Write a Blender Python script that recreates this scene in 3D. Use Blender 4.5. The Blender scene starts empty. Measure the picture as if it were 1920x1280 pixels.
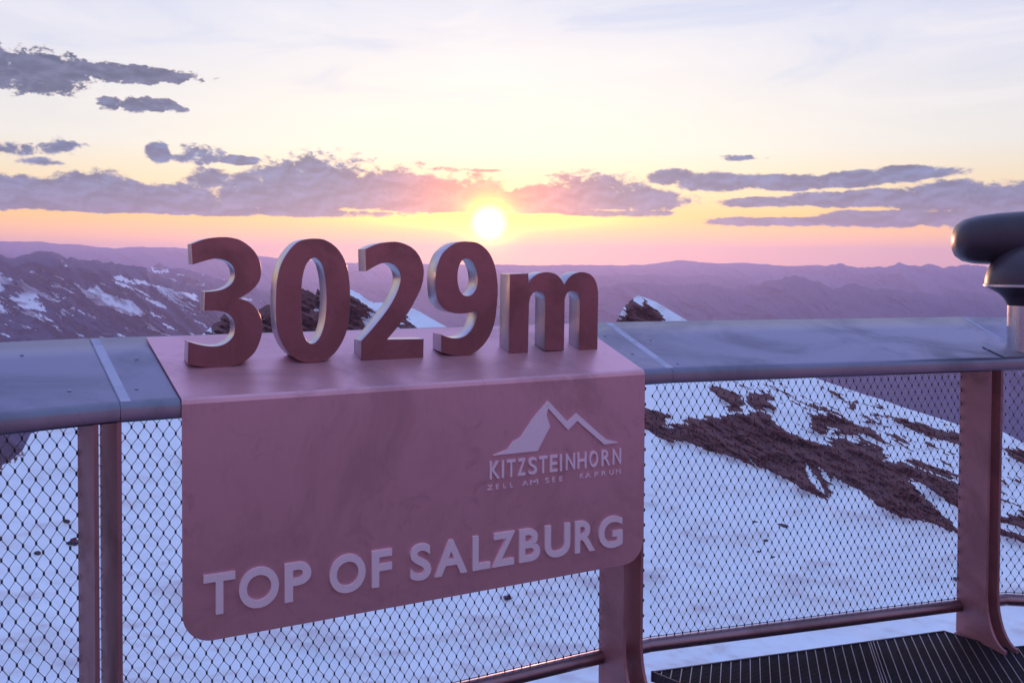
import bpy, math, random
import numpy as np
from mathutils import Vector

# ------------------------------------------------------------------ camera, sky, sun, exposure
scene = bpy.context.scene
COL = scene.collection
R = math.radians
DECK = 1.21                       # height of the railing's front fold above the deck
cam_data = bpy.data.cameras.new('camera')
cam = bpy.data.objects.new('camera', cam_data)
COL.objects.link(cam)
cam_data.sensor_width = 36.0
cam_data.lens = 1689.38 / 1920 * 36
cam_data.shift_y = -107.12 / 1920
cam_data.clip_start = 0.05
cam_data.clip_end = 120000
CAM_Z = DECK + 0.3951
cam.location = (0, 0, CAM_Z)
cam.rotation_euler = (math.pi / 2 - 0.0238, 0, 0)
cam.rotation_mode = 'XYZ'
from mathutils import Matrix
cam.matrix_world = (Matrix.Translation((0, 0, CAM_Z)) @ Matrix.Rotation(math.pi / 2 - 0.0238, 4, 'X')
                    @ Matrix.Rotation(0.0053, 4, 'Z'))
scene.camera = cam

SUN_AZ, SUN_EL = -1.476, 2.45      # degrees, azimuth clockwise from +Y
sun_dir = Vector((math.sin(R(SUN_AZ)) * math.cos(R(SUN_EL)), math.cos(R(SUN_AZ)) * math.cos(R(SUN_EL)), math.sin(R(SUN_EL))))
sl = bpy.data.lights.new('sun', 'SUN')
sl.energy = 1.4
sl.color = (1.0, 0.50, 0.30)
sl.angle = R(0.53)
sun = bpy.data.objects.new('sun', sl)
COL.objects.link(sun)
sun.rotation_euler = sun_dir.to_track_quat('Z', 'Y').to_euler()
sun.location = (0, 40, 30)

vs = scene.view_settings
vs.view_transform = 'Standard'; vs.look = 'None'; vs.gamma = 1.0; vs.exposure = 0.1
scene.cycles.max_bounces = 8
scene.cycles.volume_bounces = 1
scene.cycles.sample_clamp_indirect = 6.0
scene.cycles.use_denoising = True

# ---- traced outlines, in metres on the sign (u along the sign, z up) and in degrees of compass bearing and elevation for the landscape
DIGITS={'3':[[(0.2158,0.4472,1),(0.2536,0.4623,0),(0.2935,0.4692,0),(0.3306,0.4692,0),(0.3647,0.4599,0),(0.3992,0.434,0),(0.42,0.4005,0),(0.4259,0.3615,0),(0.4182,0.3295,0),(0.3955,0.3031,0),(0.3713,0.2868,0),(0.3548,0.2792,1),(0.3851,0.2703,0),(0.4093,0.2497,0),(0.4261,0.2156,0),(0.4296,0.1834,0),(0.4232,0.148,0),(0.4057,0.1094,0),(0.3778,0.084,0),(0.3434,0.0698,0),(0.3094,0.0651,0),(0.2691,0.0671,0),(0.2327,0.0738,0),(0.2045,0.0817,1),(0.2067,0.1504,1),(0.2362,0.14,0),(0.2693,0.1332,0),(0.2995,0.1341,0),(0.3231,0.1445,0),(0.3402,0.1642,0),(0.3443,0.1894,0),(0.3396,0.2142,0),(0.325,0.2313,0),(0.3031,0.2402,0),(0.2796,0.2428,0),(0.253,0.2433,1),(0.2555,0.3014,1),(0.2831,0.3032,0),(0.31,0.3092,0),(0.3337,0.3247,0),(0.3443,0.3475,0),(0.3413,0.3738,0),(0.3271,0.3923,0),(0.3035,0.4015,0),(0.28,0.4024,0),(0.2501,0.3943,0),(0.2192,0.3842,1)]],'0':[[(0.5956,0.4702,0),(0.6291,0.4671,0),(0.6629,0.4482,0),(0.6895,0.417,0),(0.7067,0.3763,0),(0.7145,0.3242,0),(0.7165,0.2646,0),(0.7127,0.2087,0),(0.7012,0.1568,0),(0.6783,0.113,0),(0.6518,0.0844,0),(0.6217,0.071,0),(0.5882,0.0681,0),(0.5551,0.0733,0),(0.526,0.0899,0),(0.4971,0.1237,0),(0.4792,0.1676,0),(0.4721,0.2181,0),(0.4722,0.2755,0),(0.4758,0.3364,0),(0.4883,0.3866,0),(0.5117,0.4281,0),(0.5406,0.4574,0),(0.5698,0.4676,0)],[(0.5901,0.4071,0),(0.6068,0.4039,0),(0.6216,0.3842,0),(0.6314,0.3431,0),(0.6355,0.2952,0),(0.6352,0.2437,0),(0.6299,0.1959,0),(0.618,0.1577,0),(0.6031,0.1361,0),(0.5882,0.1293,0),(0.5735,0.1361,0),(0.5617,0.1577,0),(0.5559,0.1906,0),(0.5533,0.2452,0),(0.5537,0.2961,0),(0.5581,0.3469,0),(0.5706,0.3877,0)]],'2':[[(0.7679,0.4383,1),(0.8091,0.4558,0),(0.8529,0.4633,0),(0.8892,0.4627,0),(0.93,0.4479,0),(0.9589,0.4213,0),(0.9757,0.3846,0),(0.9779,0.3498,0),(0.9697,0.3111,0),(0.9511,0.2726,0),(0.9265,0.2305,0),(0.8919,0.1852,0),(0.8456,0.1339,1),(0.9786,0.1315,1),(0.9775,0.0662,1),(0.754,0.0679,1),(0.7547,0.1325,1),(0.7899,0.1691,0),(0.8334,0.2191,0),(0.8614,0.2585,0),(0.8815,0.2965,0),(0.8928,0.3346,0),(0.8894,0.3614,0),(0.8752,0.3824,0),(0.8511,0.3926,0),(0.8251,0.3906,0),(0.7974,0.3784,0),(0.7707,0.3633,1)]],'9':[[(1.1476,0.4694,0),(1.1873,0.4632,0),(1.223,0.4377,0),(1.2457,0.4017,0),(1.2585,0.3573,0),(1.2643,0.3047,0),(1.261,0.24,0),(1.2514,0.1795,0),(1.2336,0.1356,0),(1.2068,0.1003,0),(1.1714,0.0756,0),(1.1319,0.0673,0),(1.0885,0.0708,0),(1.0447,0.0821,1),(1.0445,0.145,1),(1.0667,0.1352,0),(1.1012,0.1293,0),(1.136,0.1368,0),(1.1622,0.1599,0),(1.1775,0.1935,0),(1.1826,0.2262,1),(1.1619,0.2198,0),(1.1312,0.2157,0),(1.0965,0.2172,0),(1.0599,0.2298,0),(1.0321,0.2597,0),(1.0235,0.2989,0),(1.0225,0.3458,0),(1.0296,0.3887,0),(1.0485,0.4279,0),(1.0826,0.4558,0),(1.1127,0.4673,0)],[(1.1391,0.409,0),(1.1611,0.4012,0),(1.178,0.3694,0),(1.1835,0.3334,0),(1.1792,0.3054,0),(1.1616,0.2825,0),(1.1397,0.2772,0),(1.12,0.2881,0),(1.1091,0.3139,0),(1.1055,0.3456,0),(1.1109,0.3811,0),(1.1239,0.403,0)]],'m':[[(1.3136,0.3549,1),(1.3893,0.3565,1),(1.3903,0.319,1),(1.404,0.3397,0),(1.4309,0.3558,0),(1.4659,0.3615,0),(1.5013,0.3557,0),(1.5252,0.3393,0),(1.5425,0.316,1),(1.5611,0.3399,0),(1.5892,0.3564,0),(1.6258,0.3615,0),(1.6608,0.3511,0),(1.6838,0.3248,0),(1.6945,0.2828,1),(1.6923,0.0648,1),(1.6099,0.0674,1),(1.6124,0.256,1),(1.6069,0.2785,0),(1.5938,0.2894,0),(1.5776,0.2909,0),(1.5596,0.286,0),(1.5477,0.2689,0),(1.5451,0.2432,1),(1.5432,0.0688,1),(1.4601,0.0721,1),(1.4619,0.2616,1),(1.4571,0.2803,0),(1.4449,0.2895,0),(1.4294,0.2917,0),(1.4128,0.2865,0),(1.3987,0.2709,0),(1.3931,0.2457,1),(1.3897,0.0659,1),(1.3108,0.0676,1)]]}
LET=[('T',0.2141,0.3025,-0.6191,-0.5018),('O',0.3128,0.4282,-0.6193,-0.5024),('P',0.4456,0.5252,-0.6194,-0.5032),('O',0.5817,0.6958,-0.6196,-0.504),('F',0.7165,0.7825,-0.6197,-0.5048),('S',0.8442,0.9156,-0.6199,-0.5055),('A',0.9284,1.044,-0.62,-0.506),('L',1.0636,1.1284,-0.6202,-0.5068),('Z',1.1357,1.2206,-0.6203,-0.5073),('B',1.2375,1.3184,-0.6204,-0.5079),('U',1.3377,1.4391,-0.6205,-0.5085),('R',1.4592,1.5426,-0.6206,-0.5092),('G',1.5581,1.6599,-0.6208,-0.5098)]
KITZ=[('K',1.1263,1.1636,-0.3238,-0.2653),('I',1.1711,1.1786,-0.3239,-0.2656),('T',1.1899,1.2226,-0.3239,-0.2657),('Z',1.2318,1.2607,-0.3239,-0.2659),('S',1.2723,1.3055,-0.324,-0.2661),('T',1.3133,1.3465,-0.324,-0.2664),('E',1.3568,1.3868,-0.324,-0.2666),('I',1.3969,1.4049,-0.3241,-0.2668),('N',1.4211,1.4579,-0.3241,-0.267),('H',1.4681,1.5054,-0.3241,-0.2672),('O',1.5179,1.5536,-0.3242,-0.2675),('R',1.5684,1.6054,-0.3242,-0.2678),('N',1.6166,1.652,-0.3242,-0.268)]
ZELL=[('Z',1.1183,1.1376,-0.3598,-0.3441),('E',1.1495,1.1608,-0.3598,-0.344),('L',1.1769,1.1883,-0.3598,-0.344),('L',1.2034,1.2148,-0.3598,-0.3439),('A',1.2513,1.2726,-0.3598,-0.3438),('M',1.2803,1.3116,-0.3598,-0.3437),('S',1.3392,1.3551,-0.3599,-0.3436),('E',1.3671,1.3791,-0.3599,-0.3436),('E',1.3951,1.4093,-0.3599,-0.3435),('K',1.4796,1.4953,-0.3599,-0.3433),('A',1.5028,1.5253,-0.3599,-0.3433),('P',1.5412,1.556,-0.3599,-0.3432),('R',1.5708,1.5899,-0.3599,-0.3431),('U',1.604,1.6221,-0.3599,-0.343),('N',1.6316,1.6515,-0.3599,-0.343)]
EMB=[(1.1388,-0.2455),(1.1932,-0.2298),(1.212,-0.2062),(1.2425,-0.1936),(1.2886,-0.1343),(1.3471,-0.0768),(1.4259,-0.1552),(1.4624,-0.1283),(1.5866,-0.2303),(1.6382,-0.2449),(1.6383,-0.2474),(1.5783,-0.2474),(1.4647,-0.1548),(1.4282,-0.1844),(1.3473,-0.1026),(1.3415,-0.1263),(1.3565,-0.1654),(1.3069,-0.2454)]
TER={'crest':[(-44.624,-9.994),(-36.827,-11.154),(-32.199,-11.466),(-29.688,-11.291),(-29.169,-11.056),(-28.59,-10.562),(-28.162,-9.637),(-27.036,-9.342),(-26.273,-9.25),(-24.263,-8.356),(-21.364,-6.33),(-18.627,-4.154),(-18.351,-3.773),(-18.105,-3.648),(-17.859,-3.297),(-17.643,-3.139),(-17.519,-3.205),(-16.807,-3.311),(-15.868,-3.093),(-15.427,-2.771),(-15.016,-2.643),(-14.285,-2.221),(-13.646,-1.828),(-13.132,-1.664),(-12.713,-1.797),(-12.454,-1.996),(-12.292,-2.062),(-12.195,-1.665),(-11.968,-1.798),(-11.643,-1.931),(-11.317,-1.732),(-10.729,-1.499),(-10.171,-1.666),(-9.015,-2.469),(-8.252,-2.537),(-6.281,-2.908),(-5.844,-3.11),(-4.629,-3.819),(-3.376,-4.494),(-0.319,-5.33),(4.092,-5.293),(6.108,-4.426),(6.704,-3.477),(6.901,-3.071),(7.265,-2.562),(7.629,-2.188),(8.094,-2.032),(8.494,-2.145),(9.092,-2.373),(9.757,-2.799),(10.353,-3.158),(10.814,-3.417),(13.039,-4.795),(16.234,-6.005),(19.026,-6.916),(20.837,-7.456),(23.763,-8.299),(26.839,-9.12),(28.629,-9.197),(29.756,-9.728),(31.778,-10.082),(38.611,-10.54),(46.04,-9.799)],'rocks':[[(7.86,-8.791),(8.425,-9.055),(9.082,-9.22),(9.92,-9.286),(9.831,-9.657),(9.464,-10.222),(10.666,-9.72),(11.495,-9.56),(13.048,-9.442),(14.848,-9.053),(15.561,-9.019),(16.271,-9.2),(16.452,-9.549),(16.985,-10.056),(17.687,-10.281),(18.384,-10.591),(19.073,-10.633),(19.752,-10.411),(21.1,-10.488),(22.263,-10.744),(22.596,-11.06),(22.272,-11.344),(23.412,-11.33),(24.379,-11.58),(25.017,-11.854),(25.96,-12.09),(26.813,-12.41),(27.804,-12.704),(27.825,-13.995),(26.802,-13.638),(25.981,-13.408),(25.03,-12.687),(24.07,-12.283),(23.83,-12.306),(24.399,-12.919),(25.36,-13.644),(26.464,-14.573),(26.778,-15.017),(26.316,-14.997),(25.06,-14.583),(23.785,-14.616),(22.969,-14.24),(22.31,-13.973),(21.64,-13.362),(20.801,-13.013),(20.123,-12.728),(19.643,-12.422),(19.583,-12.998),(19.372,-13.825),(18.943,-13.775),(17.725,-13.268),(16.844,-12.808),(15.599,-12.274),(15.154,-12.302),(13.98,-11.836),(12.524,-11.552),(11.234,-11.068),(10.124,-11.113),(9.189,-10.782),(8.624,-10.341),(7.873,-10.272)],[(12.334,-7.453),(13.027,-7.522),(13.756,-7.861),(14.389,-8.11),(14.488,-8.924),(13.861,-9.225),(13.219,-8.431),(12.668,-7.902)],[(14.746,-8.004),(15.546,-7.789),(16.084,-8.308),(16.267,-8.84),(15.382,-8.974),(14.663,-8.553)],[(15.007,-7.356),(15.724,-7.781),(16.258,-8.119),(16.084,-8.308),(15.369,-7.796)],[(16.782,-7.734),(17.307,-7.8),(17.397,-7.975),(16.872,-7.946)],[(18.191,-9.007),(19.05,-8.869),(19.732,-8.917),(20.411,-9.139),(21.086,-9.445),(21.752,-9.573),(22.415,-9.87),(22.913,-10.434),(22.257,-10.314),(21.591,-9.931),(20.76,-10.078),(20.089,-10.3),(19.912,-9.698),(19.741,-9.621),(19.579,-10.16),(18.894,-10.117),(18.374,-9.796)],[(22.89,-8.834),(23.537,-8.84),(24.343,-9.208),(25.605,-9.278),(26.812,-9.511),(27.603,-9.606),(27.616,-10.432),(26.824,-10.26),(25.928,-10.092),(24.986,-9.837),(24.028,-9.489),(23.381,-9.195)],[(20.231,-8.27),(21.068,-8.185),(22.554,-8.198),(22.524,-8.321),(21.07,-8.325),(20.318,-8.494)],[(21.248,-9.102),(22.726,-8.793),(23.053,-8.874),(21.333,-9.236)],[(18.701,-8.445),(19.729,-8.652),(20.071,-8.896),(19.047,-8.692)],[(22.902,-9.661),(24.041,-10.34),(23.396,-10.223),(22.577,-9.772)],[(28.8,-9.904),(29.386,-9.927),(29.973,-10.351),(30.98,-10.88),(30.991,-11.514),(29.546,-10.802),(29.027,-10.289)],[(27.971,-13.735),(29.591,-13.442),(31.027,-13.559),(31.046,-14.646),(29.605,-14.232),(28.722,-14.116)],[(27.983,-14.456),(29.61,-14.547),(31.057,-15.264),(29.909,-15.052),(28.735,-14.83)],[(28.107,-12.911),(29.731,-13.106),(29.587,-13.204)],[(23.41,-11.16),(24.373,-11.159),(25.326,-11.489),(26.803,-11.835),(26.807,-12.082),(25.646,-11.957),(24.379,-11.58)],[(19.714,-7.59),(20.308,-7.7),(20.141,-7.815),(19.682,-7.734)],[(19.03,-7.358),(19.372,-7.394),(19.288,-7.506)],[(-18.963,-4.819),(-18.626,-4.025),(-18.35,-3.548),(-17.858,-3.072),(-17.581,-2.913),(-16.806,-2.921),(-15.868,-2.767),(-15.016,-2.283),(-14.285,-1.892),(-13.645,-1.465),(-13.132,-1.3),(-12.033,-1.3),(-10.729,-1.132),(-10.171,-1.966),(-9.445,-2.568),(-8.683,-3.206),(-9.08,-3.64),(-8.747,-4.478),(-8.745,-5.646),(-13.326,-6.239),(-18.965,-5.458)],[(-7.015,-3.815),(-6.615,-3.379),(-6.009,-3.952),(-5.401,-4.997),(-7.414,-4.988)],[(6.111,-4.93),(6.704,-3.477),(7.264,-2.427),(7.628,-2.121),(7.961,-2.05),(8.228,-2.182),(8.495,-2.28),(8.83,-2.644),(9.197,-3.008),(9.631,-3.469),(10.165,-4.194),(9.776,-4.867)],[(-31.21,-11.299),(-29.688,-11.234),(-29.117,-11.004),(-28.538,-10.567),(-28.539,-10.77),(-29.04,-11.185),(-29.431,-11.375),(-31.213,-11.72)]],'snow':[[(14.878,-11.696),(15.023,-11.865),(15.46,-12.549),(15.316,-12.434),(14.972,-12.047)],[(18.054,-11.793),(18.369,-12.12),(19.035,-12.991),(19.318,-13.657),(18.763,-13.186),(18.27,-12.442)],[(18.988,-12.039),(19.352,-12.359),(19.649,-12.854),(19.358,-12.809),(19.097,-12.466)],[(7.628,-2.054),(8.094,-2.015),(8.295,-2.215),(8.463,-2.448),(8.265,-2.551),(8.499,-2.816),(8.332,-2.684),(8.099,-2.586),(7.764,-2.422)],[(-12.487,-2.856),(-12.26,-2.891),(-12.292,-3.089),(-12.454,-3.022)],[(-15.491,-3.456),(-15.302,-3.491),(-15.334,-3.654)]],'ml':{'m1':[(-44.505,-0.872),(-36.718,-0.379),(-32.105,-0.083),(-29.604,0.284),(-29.09,0.199),(-28.7,0.232),(-28.306,0.385),(-27.778,0.45),(-27.11,0.487),(-26.841,0.429),(-26.3,0.13),(-26.027,0.193),(-25.616,0.013),(-24.783,-0.013),(-24.081,-0.04),(-23.656,-0.193),(-23.085,-0.284),(-22.451,-0.313),(-22.074,-0.437),(-21.696,-0.909),(-20.606,-1.227),(-19.257,-1.614),(-17.425,-2.268),(-14.605,-3.597),(-11.381,-5.283),(-6.738,-7.666),(1.41,-10.337)],'m1b':[(-32.121,-2.094),(-26.99,-1.869),(-23.375,-0.97),(-22.452,-0.501),(-21.928,-0.437),(-21.341,-0.088),(-21.106,-0.34),(-20.811,-0.434),(-20.156,-0.4),(-19.707,-0.59),(-18.344,-0.974),(-17.577,-1.103),(-16.179,-1.462),(-14.984,-1.955),(-13.325,-2.62),(-10.399,-3.633),(-7.08,-4.99),(1.402,-9.01)],'m2':[(-15.24,-4.895),(-8.748,-3.809),(-5.406,-3.313),(-2.027,-3.037),(1.365,-2.783),(3.395,-2.26),(5.413,-1.568),(7.254,-1.216),(9.248,-1.267),(10.729,-1.386),(12.194,-1.172),(13.327,-1.524),(14.286,-1.48),(15.706,-1.038),(16.643,-0.93),(17.415,-0.663),(17.879,-0.788),(18.341,-1.009),(18.797,-0.939),(19.561,-1.474),(20.752,-1.139),(22.225,-1.433),(23.379,-1.477),(24.373,-1.552),(25.353,-1.688),(26.31,-1.304),(26.991,-1.564),(28.061,-1.722),(29.626,-1.834),(31.63,-1.496),(36.287,-1.114),(45.863,-1.372)],'m3':[(-21.346,-1.604),(-13.325,-1.3),(-10.401,-1.299),(-5.412,-1.288),(-2.036,-1.105),(1.354,-0.918),(5.408,-0.792),(7.583,-0.709),(8.911,-0.667),(10.396,-0.856),(12.027,-0.71),(13.799,-0.761),(14.916,-0.98),(16.181,-1.456),(20.773,-2.661),(23.689,-3.21)],'m4':[(9.751,-2.198),(13.967,-1.483),(16.173,-0.805),(18.028,-0.464),(19.993,-0.033),(21.036,-0.186),(22.785,-0.08),(23.5,0.08),(24.352,-0.101),(24.825,0.149),(25.607,-0.153),(26.697,0.006),(28.299,-0.074),(29.594,0.082),(33.995,0.245),(42.34,0.021),(47.441,-0.403)],'m5':[(-44.489,0.337),(-34.466,0.798),(-29.599,1.02),(-27.986,1.046),(-27.428,1.024),(-26.649,0.915),(-25.611,0.929),(-24.218,0.732),(-23.709,0.707),(-23.08,0.838),(-20.599,0.804),(-18.34,0.635),(-15.234,0.27),(-10.402,-0.065),(-5.416,-0.106),(1.35,-0.139),(8.409,-0.1),(10.714,0.246),(11.726,0.118),(12.989,-0.008),(14.269,0.098),(15.536,0.006),(17.099,-0.147),(18.634,-0.041),(20.741,-0.283),(29.084,-0.217),(38.409,-0.006)]},'m1snow':[[(-29.868,-0.806),(-29.227,-0.919),(-28.906,-1.328),(-28.382,-1.145),(-28.219,-1.407),(-27.725,-1.711),(-27.793,-2.01),(-27.662,-2.312),(-27.331,-2.694),(-28.064,-2.904),(-28.589,-2.67),(-28.912,-2.293),(-29.17,-1.955),(-28.78,-1.998),(-28.255,-1.855),(-28.516,-1.554),(-29.231,-1.437),(-29.49,-1.693),(-29.874,-1.689)],[(-29.879,-2.35),(-29.496,-2.505),(-29.305,-2.804),(-29.883,-2.865)],[(-29.24,-2.731),(-28.917,-2.886),(-29.112,-2.956)],[(-26.888,-1.794),(-26.653,-2.024),(-26.587,-2.404),(-26.789,-2.174)],[(-26.416,-2.179),(-26.28,-2.142),(-26.28,-2.256),(-26.383,-2.293)],[(-26.795,-3.233),(-26.625,-3.085),(-26.658,-2.857),(-26.522,-2.898),(-26.252,-3.207),(-26.388,-3.166),(-26.557,-3.011),(-26.592,-3.275)],[(-26.146,-2.677),(-25.988,-2.679),(-26.044,-2.831)],[(-25.932,-1.27),(-25.349,-1.656),(-24.932,-1.813),(-25.209,-1.465),(-24.791,-1.429),(-24.302,-1.896),(-23.736,-1.978),(-23.666,-2.212),(-23.094,-2.218),(-22.735,-2.535),(-22.23,-3.09),(-22.594,-3.241),(-23.098,-3.154),(-23.811,-2.831),(-24.446,-2.589),(-24.797,-2.584),(-25.213,-2.194),(-25.489,-1.961)],[(-24.049,-0.814),(-23.517,-0.814),(-23.089,-1.126),(-22.077,-1.247),(-21.493,-1.524),(-20.755,-1.607),(-20.384,-1.847),(-19.259,-2.014),(-19.26,-2.334),(-19.862,-2.329),(-20.535,-2.482),(-21.127,-2.08),(-21.567,-1.603),(-22.368,-1.363),(-23.233,-1.243),(-23.802,-1.085)],[(-22.588,-1.989),(-22.081,-2.229),(-21.35,-2.473),(-20.834,-2.795),(-21.056,-2.871),(-21.717,-2.547)],[(-22.156,-2.856),(-21.573,-3.179),(-21.058,-3.425),(-21.72,-3.256)],[(-23.485,-1.747),(-23.164,-1.828),(-22.877,-1.986),(-23.093,-2.062)],[(-26.438,-0.053),(-26.167,-0.432),(-26.303,-0.356)],[(-20.312,-2.404),(-19.26,-2.654),(-19.261,-2.774),(-20.088,-2.645)],[(-29.507,-4.016),(-29.056,-4.253),(-29.251,-4.283),(-29.507,-4.089)],[(-28.66,-3.487),(-28.465,-3.79),(-28.563,-3.712)],[(-29.566,-3.314),(-29.407,-3.54),(-29.503,-3.537)]],'small':{'rock':[(-26.443,-14.61),(-27.887,-16.135),(16.884,-15.594),(26.509,-17.423),(15.921,-16.527),(15.243,-15.51),(15.486,-17.2),(16.28,-17.464)],'hut':[(-25.982,-15.728),(-0.168,-20.437)]},'blobs':{},'cl':[(-28.5,10.2,3.5,1.28,0.86),(-31.04,10.08,3.33,1.25,0.84),(-23.32,10.8,3.8,0.42,0.48),(-26.37,10.76,2.77,0.52,0.35),(-22.32,9.07,2.2,0.39,0.39),(-29.05,6.11,1.31,0.41,0.41),(-26.45,6.34,1.09,0.51,0.42),(-27.74,5.55,1.07,0.24,0.24),(-21.38,6.25,0.71,0.62,0.53),(-19.17,6.16,1.52,0.75,0.44),(-16.94,6.09,1.4,0.32,0.29),(-28.55,3.44,3.5,1.0,0.65),(-24.76,3.58,3.44,1.28,0.61),(-23.07,3.54,3.22,0.93,0.5),(-19.84,3.54,2.12,0.89,0.51),(-18.63,4.95,1.07,0.63,0.95),(-31.09,3.54,3.07,0.86,0.72),(-15.54,3.75,2.86,1.36,0.58),(-13.0,3.71,3.58,2.35,0.52),(-10.08,3.7,3.65,2.18,0.46),(-6.77,3.75,3.7,2.0,0.47),(-3.41,3.72,3.72,1.61,0.47),(-1.04,3.67,3.05,1.01,0.4),(2.0,3.88,2.7,1.07,0.47),(5.04,4.02,3.67,1.34,0.6),(8.04,3.88,2.96,0.86,0.53),(10.17,5.26,1.63,0.59,0.46),(12.94,4.92,3.48,0.65,0.46),(16.42,4.87,3.06,0.58,0.39),(21.84,5.05,2.57,0.56,0.37),(24.13,5.28,2.48,0.43,0.31),(20.38,4.78,1.76,0.31,0.25),(25.82,3.8,3.2,1.03,0.73),(29.02,3.71,3.01,1.06,0.88),(22.44,3.95,3.11,0.5,0.5),(19.49,3.94,2.66,0.38,0.44),(16.12,3.81,2.77,0.32,0.32),(17.68,2.6,5.06,0.29,0.29),(22.17,2.71,3.95,0.44,0.5),(27.73,2.62,4.08,0.6,0.6),(7.05,3.15,3.31,0.17,0.17),(-4.09,5.85,1.69,0.17,0.17),(14.26,6.49,1.26,0.19,0.16),(-1.9,5.81,1.01,0.1,0.1),(-21.33,3.06,14.56,0.25,0.31),(-2.06,3.32,7.43,0.2,0.2)]}


class NT:
    """small helper for node trees"""
    def __init__(s, tree): s.t = tree
    def n(s, kind, **kw):
        nd = s.t.nodes.new(kind)
        for k, v in kw.items(): setattr(nd, k, v)
        return nd
    def put(s, sock, v):
        if hasattr(v, 'is_output'): s.t.links.new(v, sock)
        elif v is not None:
            if sock.type == 'RGBA' and len(v) == 3: v = (*v, 1)
            sock.default_value = v
    def m(s, op, a, b=None, c=None, clamp=False):
        nd = s.n('ShaderNodeMath', operation=op, use_clamp=clamp)
        s.put(nd.inputs[0], a)
        if b is not None: s.put(nd.inputs[1], b)
        if c is not None: s.put(nd.inputs[2], c)
        return nd.outputs[0]
    def vm(s, op, a, b):
        nd = s.n('ShaderNodeVectorMath', operation=op)
        s.put(nd.inputs[0], a); s.put(nd.inputs[1], b)
        return nd.outputs[1] if op == 'DOT_PRODUCT' else nd.outputs[0]
    def mr(s, v, a, b, c=0.0, d=1.0, smooth=False):
        nd = s.n('ShaderNodeMapRange', clamp=True)
        if smooth: nd.interpolation_type = 'SMOOTHSTEP'
        s.put(nd.inputs[0], v)
        for i, x in enumerate((a, b, c, d)): s.put(nd.inputs[i + 1], x)
        return nd.outputs[0]
    def mix(s, f, a, b, mode='MIX'):
        nd = s.n('ShaderNodeMix', data_type='RGBA', blend_type=mode)
        s.put(nd.inputs[0], f); s.put(nd.inputs[6], a); s.put(nd.inputs[7], b)
        return nd.outputs[2]
    def noise(s, vec, scale, detail=4, rough=0.55, dist=0.0):
        nd = s.n('ShaderNodeTexNoise')
        if vec is not None: s.put(nd.inputs['Vector'], vec)
        nd.inputs['Scale'].default_value = scale; nd.inputs['Detail'].default_value = detail
        nd.inputs['Roughness'].default_value = rough; nd.inputs['Distortion'].default_value = dist
        return nd.outputs[0]
    def comb(s, x, y, z=0.0):
        nd = s.n('ShaderNodeCombineXYZ')
        for i, v in enumerate((x, y, z)): s.put(nd.inputs[i], v)
        return nd.outputs[0]
    def ramp(s, f, stops, interp='LINEAR'):
        nd = s.n('ShaderNodeValToRGB'); cr = nd.color_ramp; cr.interpolation = interp
        while len(cr.elements) < len(stops): cr.elements.new(0.5)
        for e, (p, c) in zip(cr.elements, stops): e.position = p; e.color = (*c, 1)
        s.put(nd.inputs[0], f)
        return nd.outputs[0]

def srgb(r, g, b):
    return tuple(((c / 255 + 0.055) / 1.055) ** 2.4 if c > 10 else c / 255 / 12.92 for c in (r, g, b))

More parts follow.
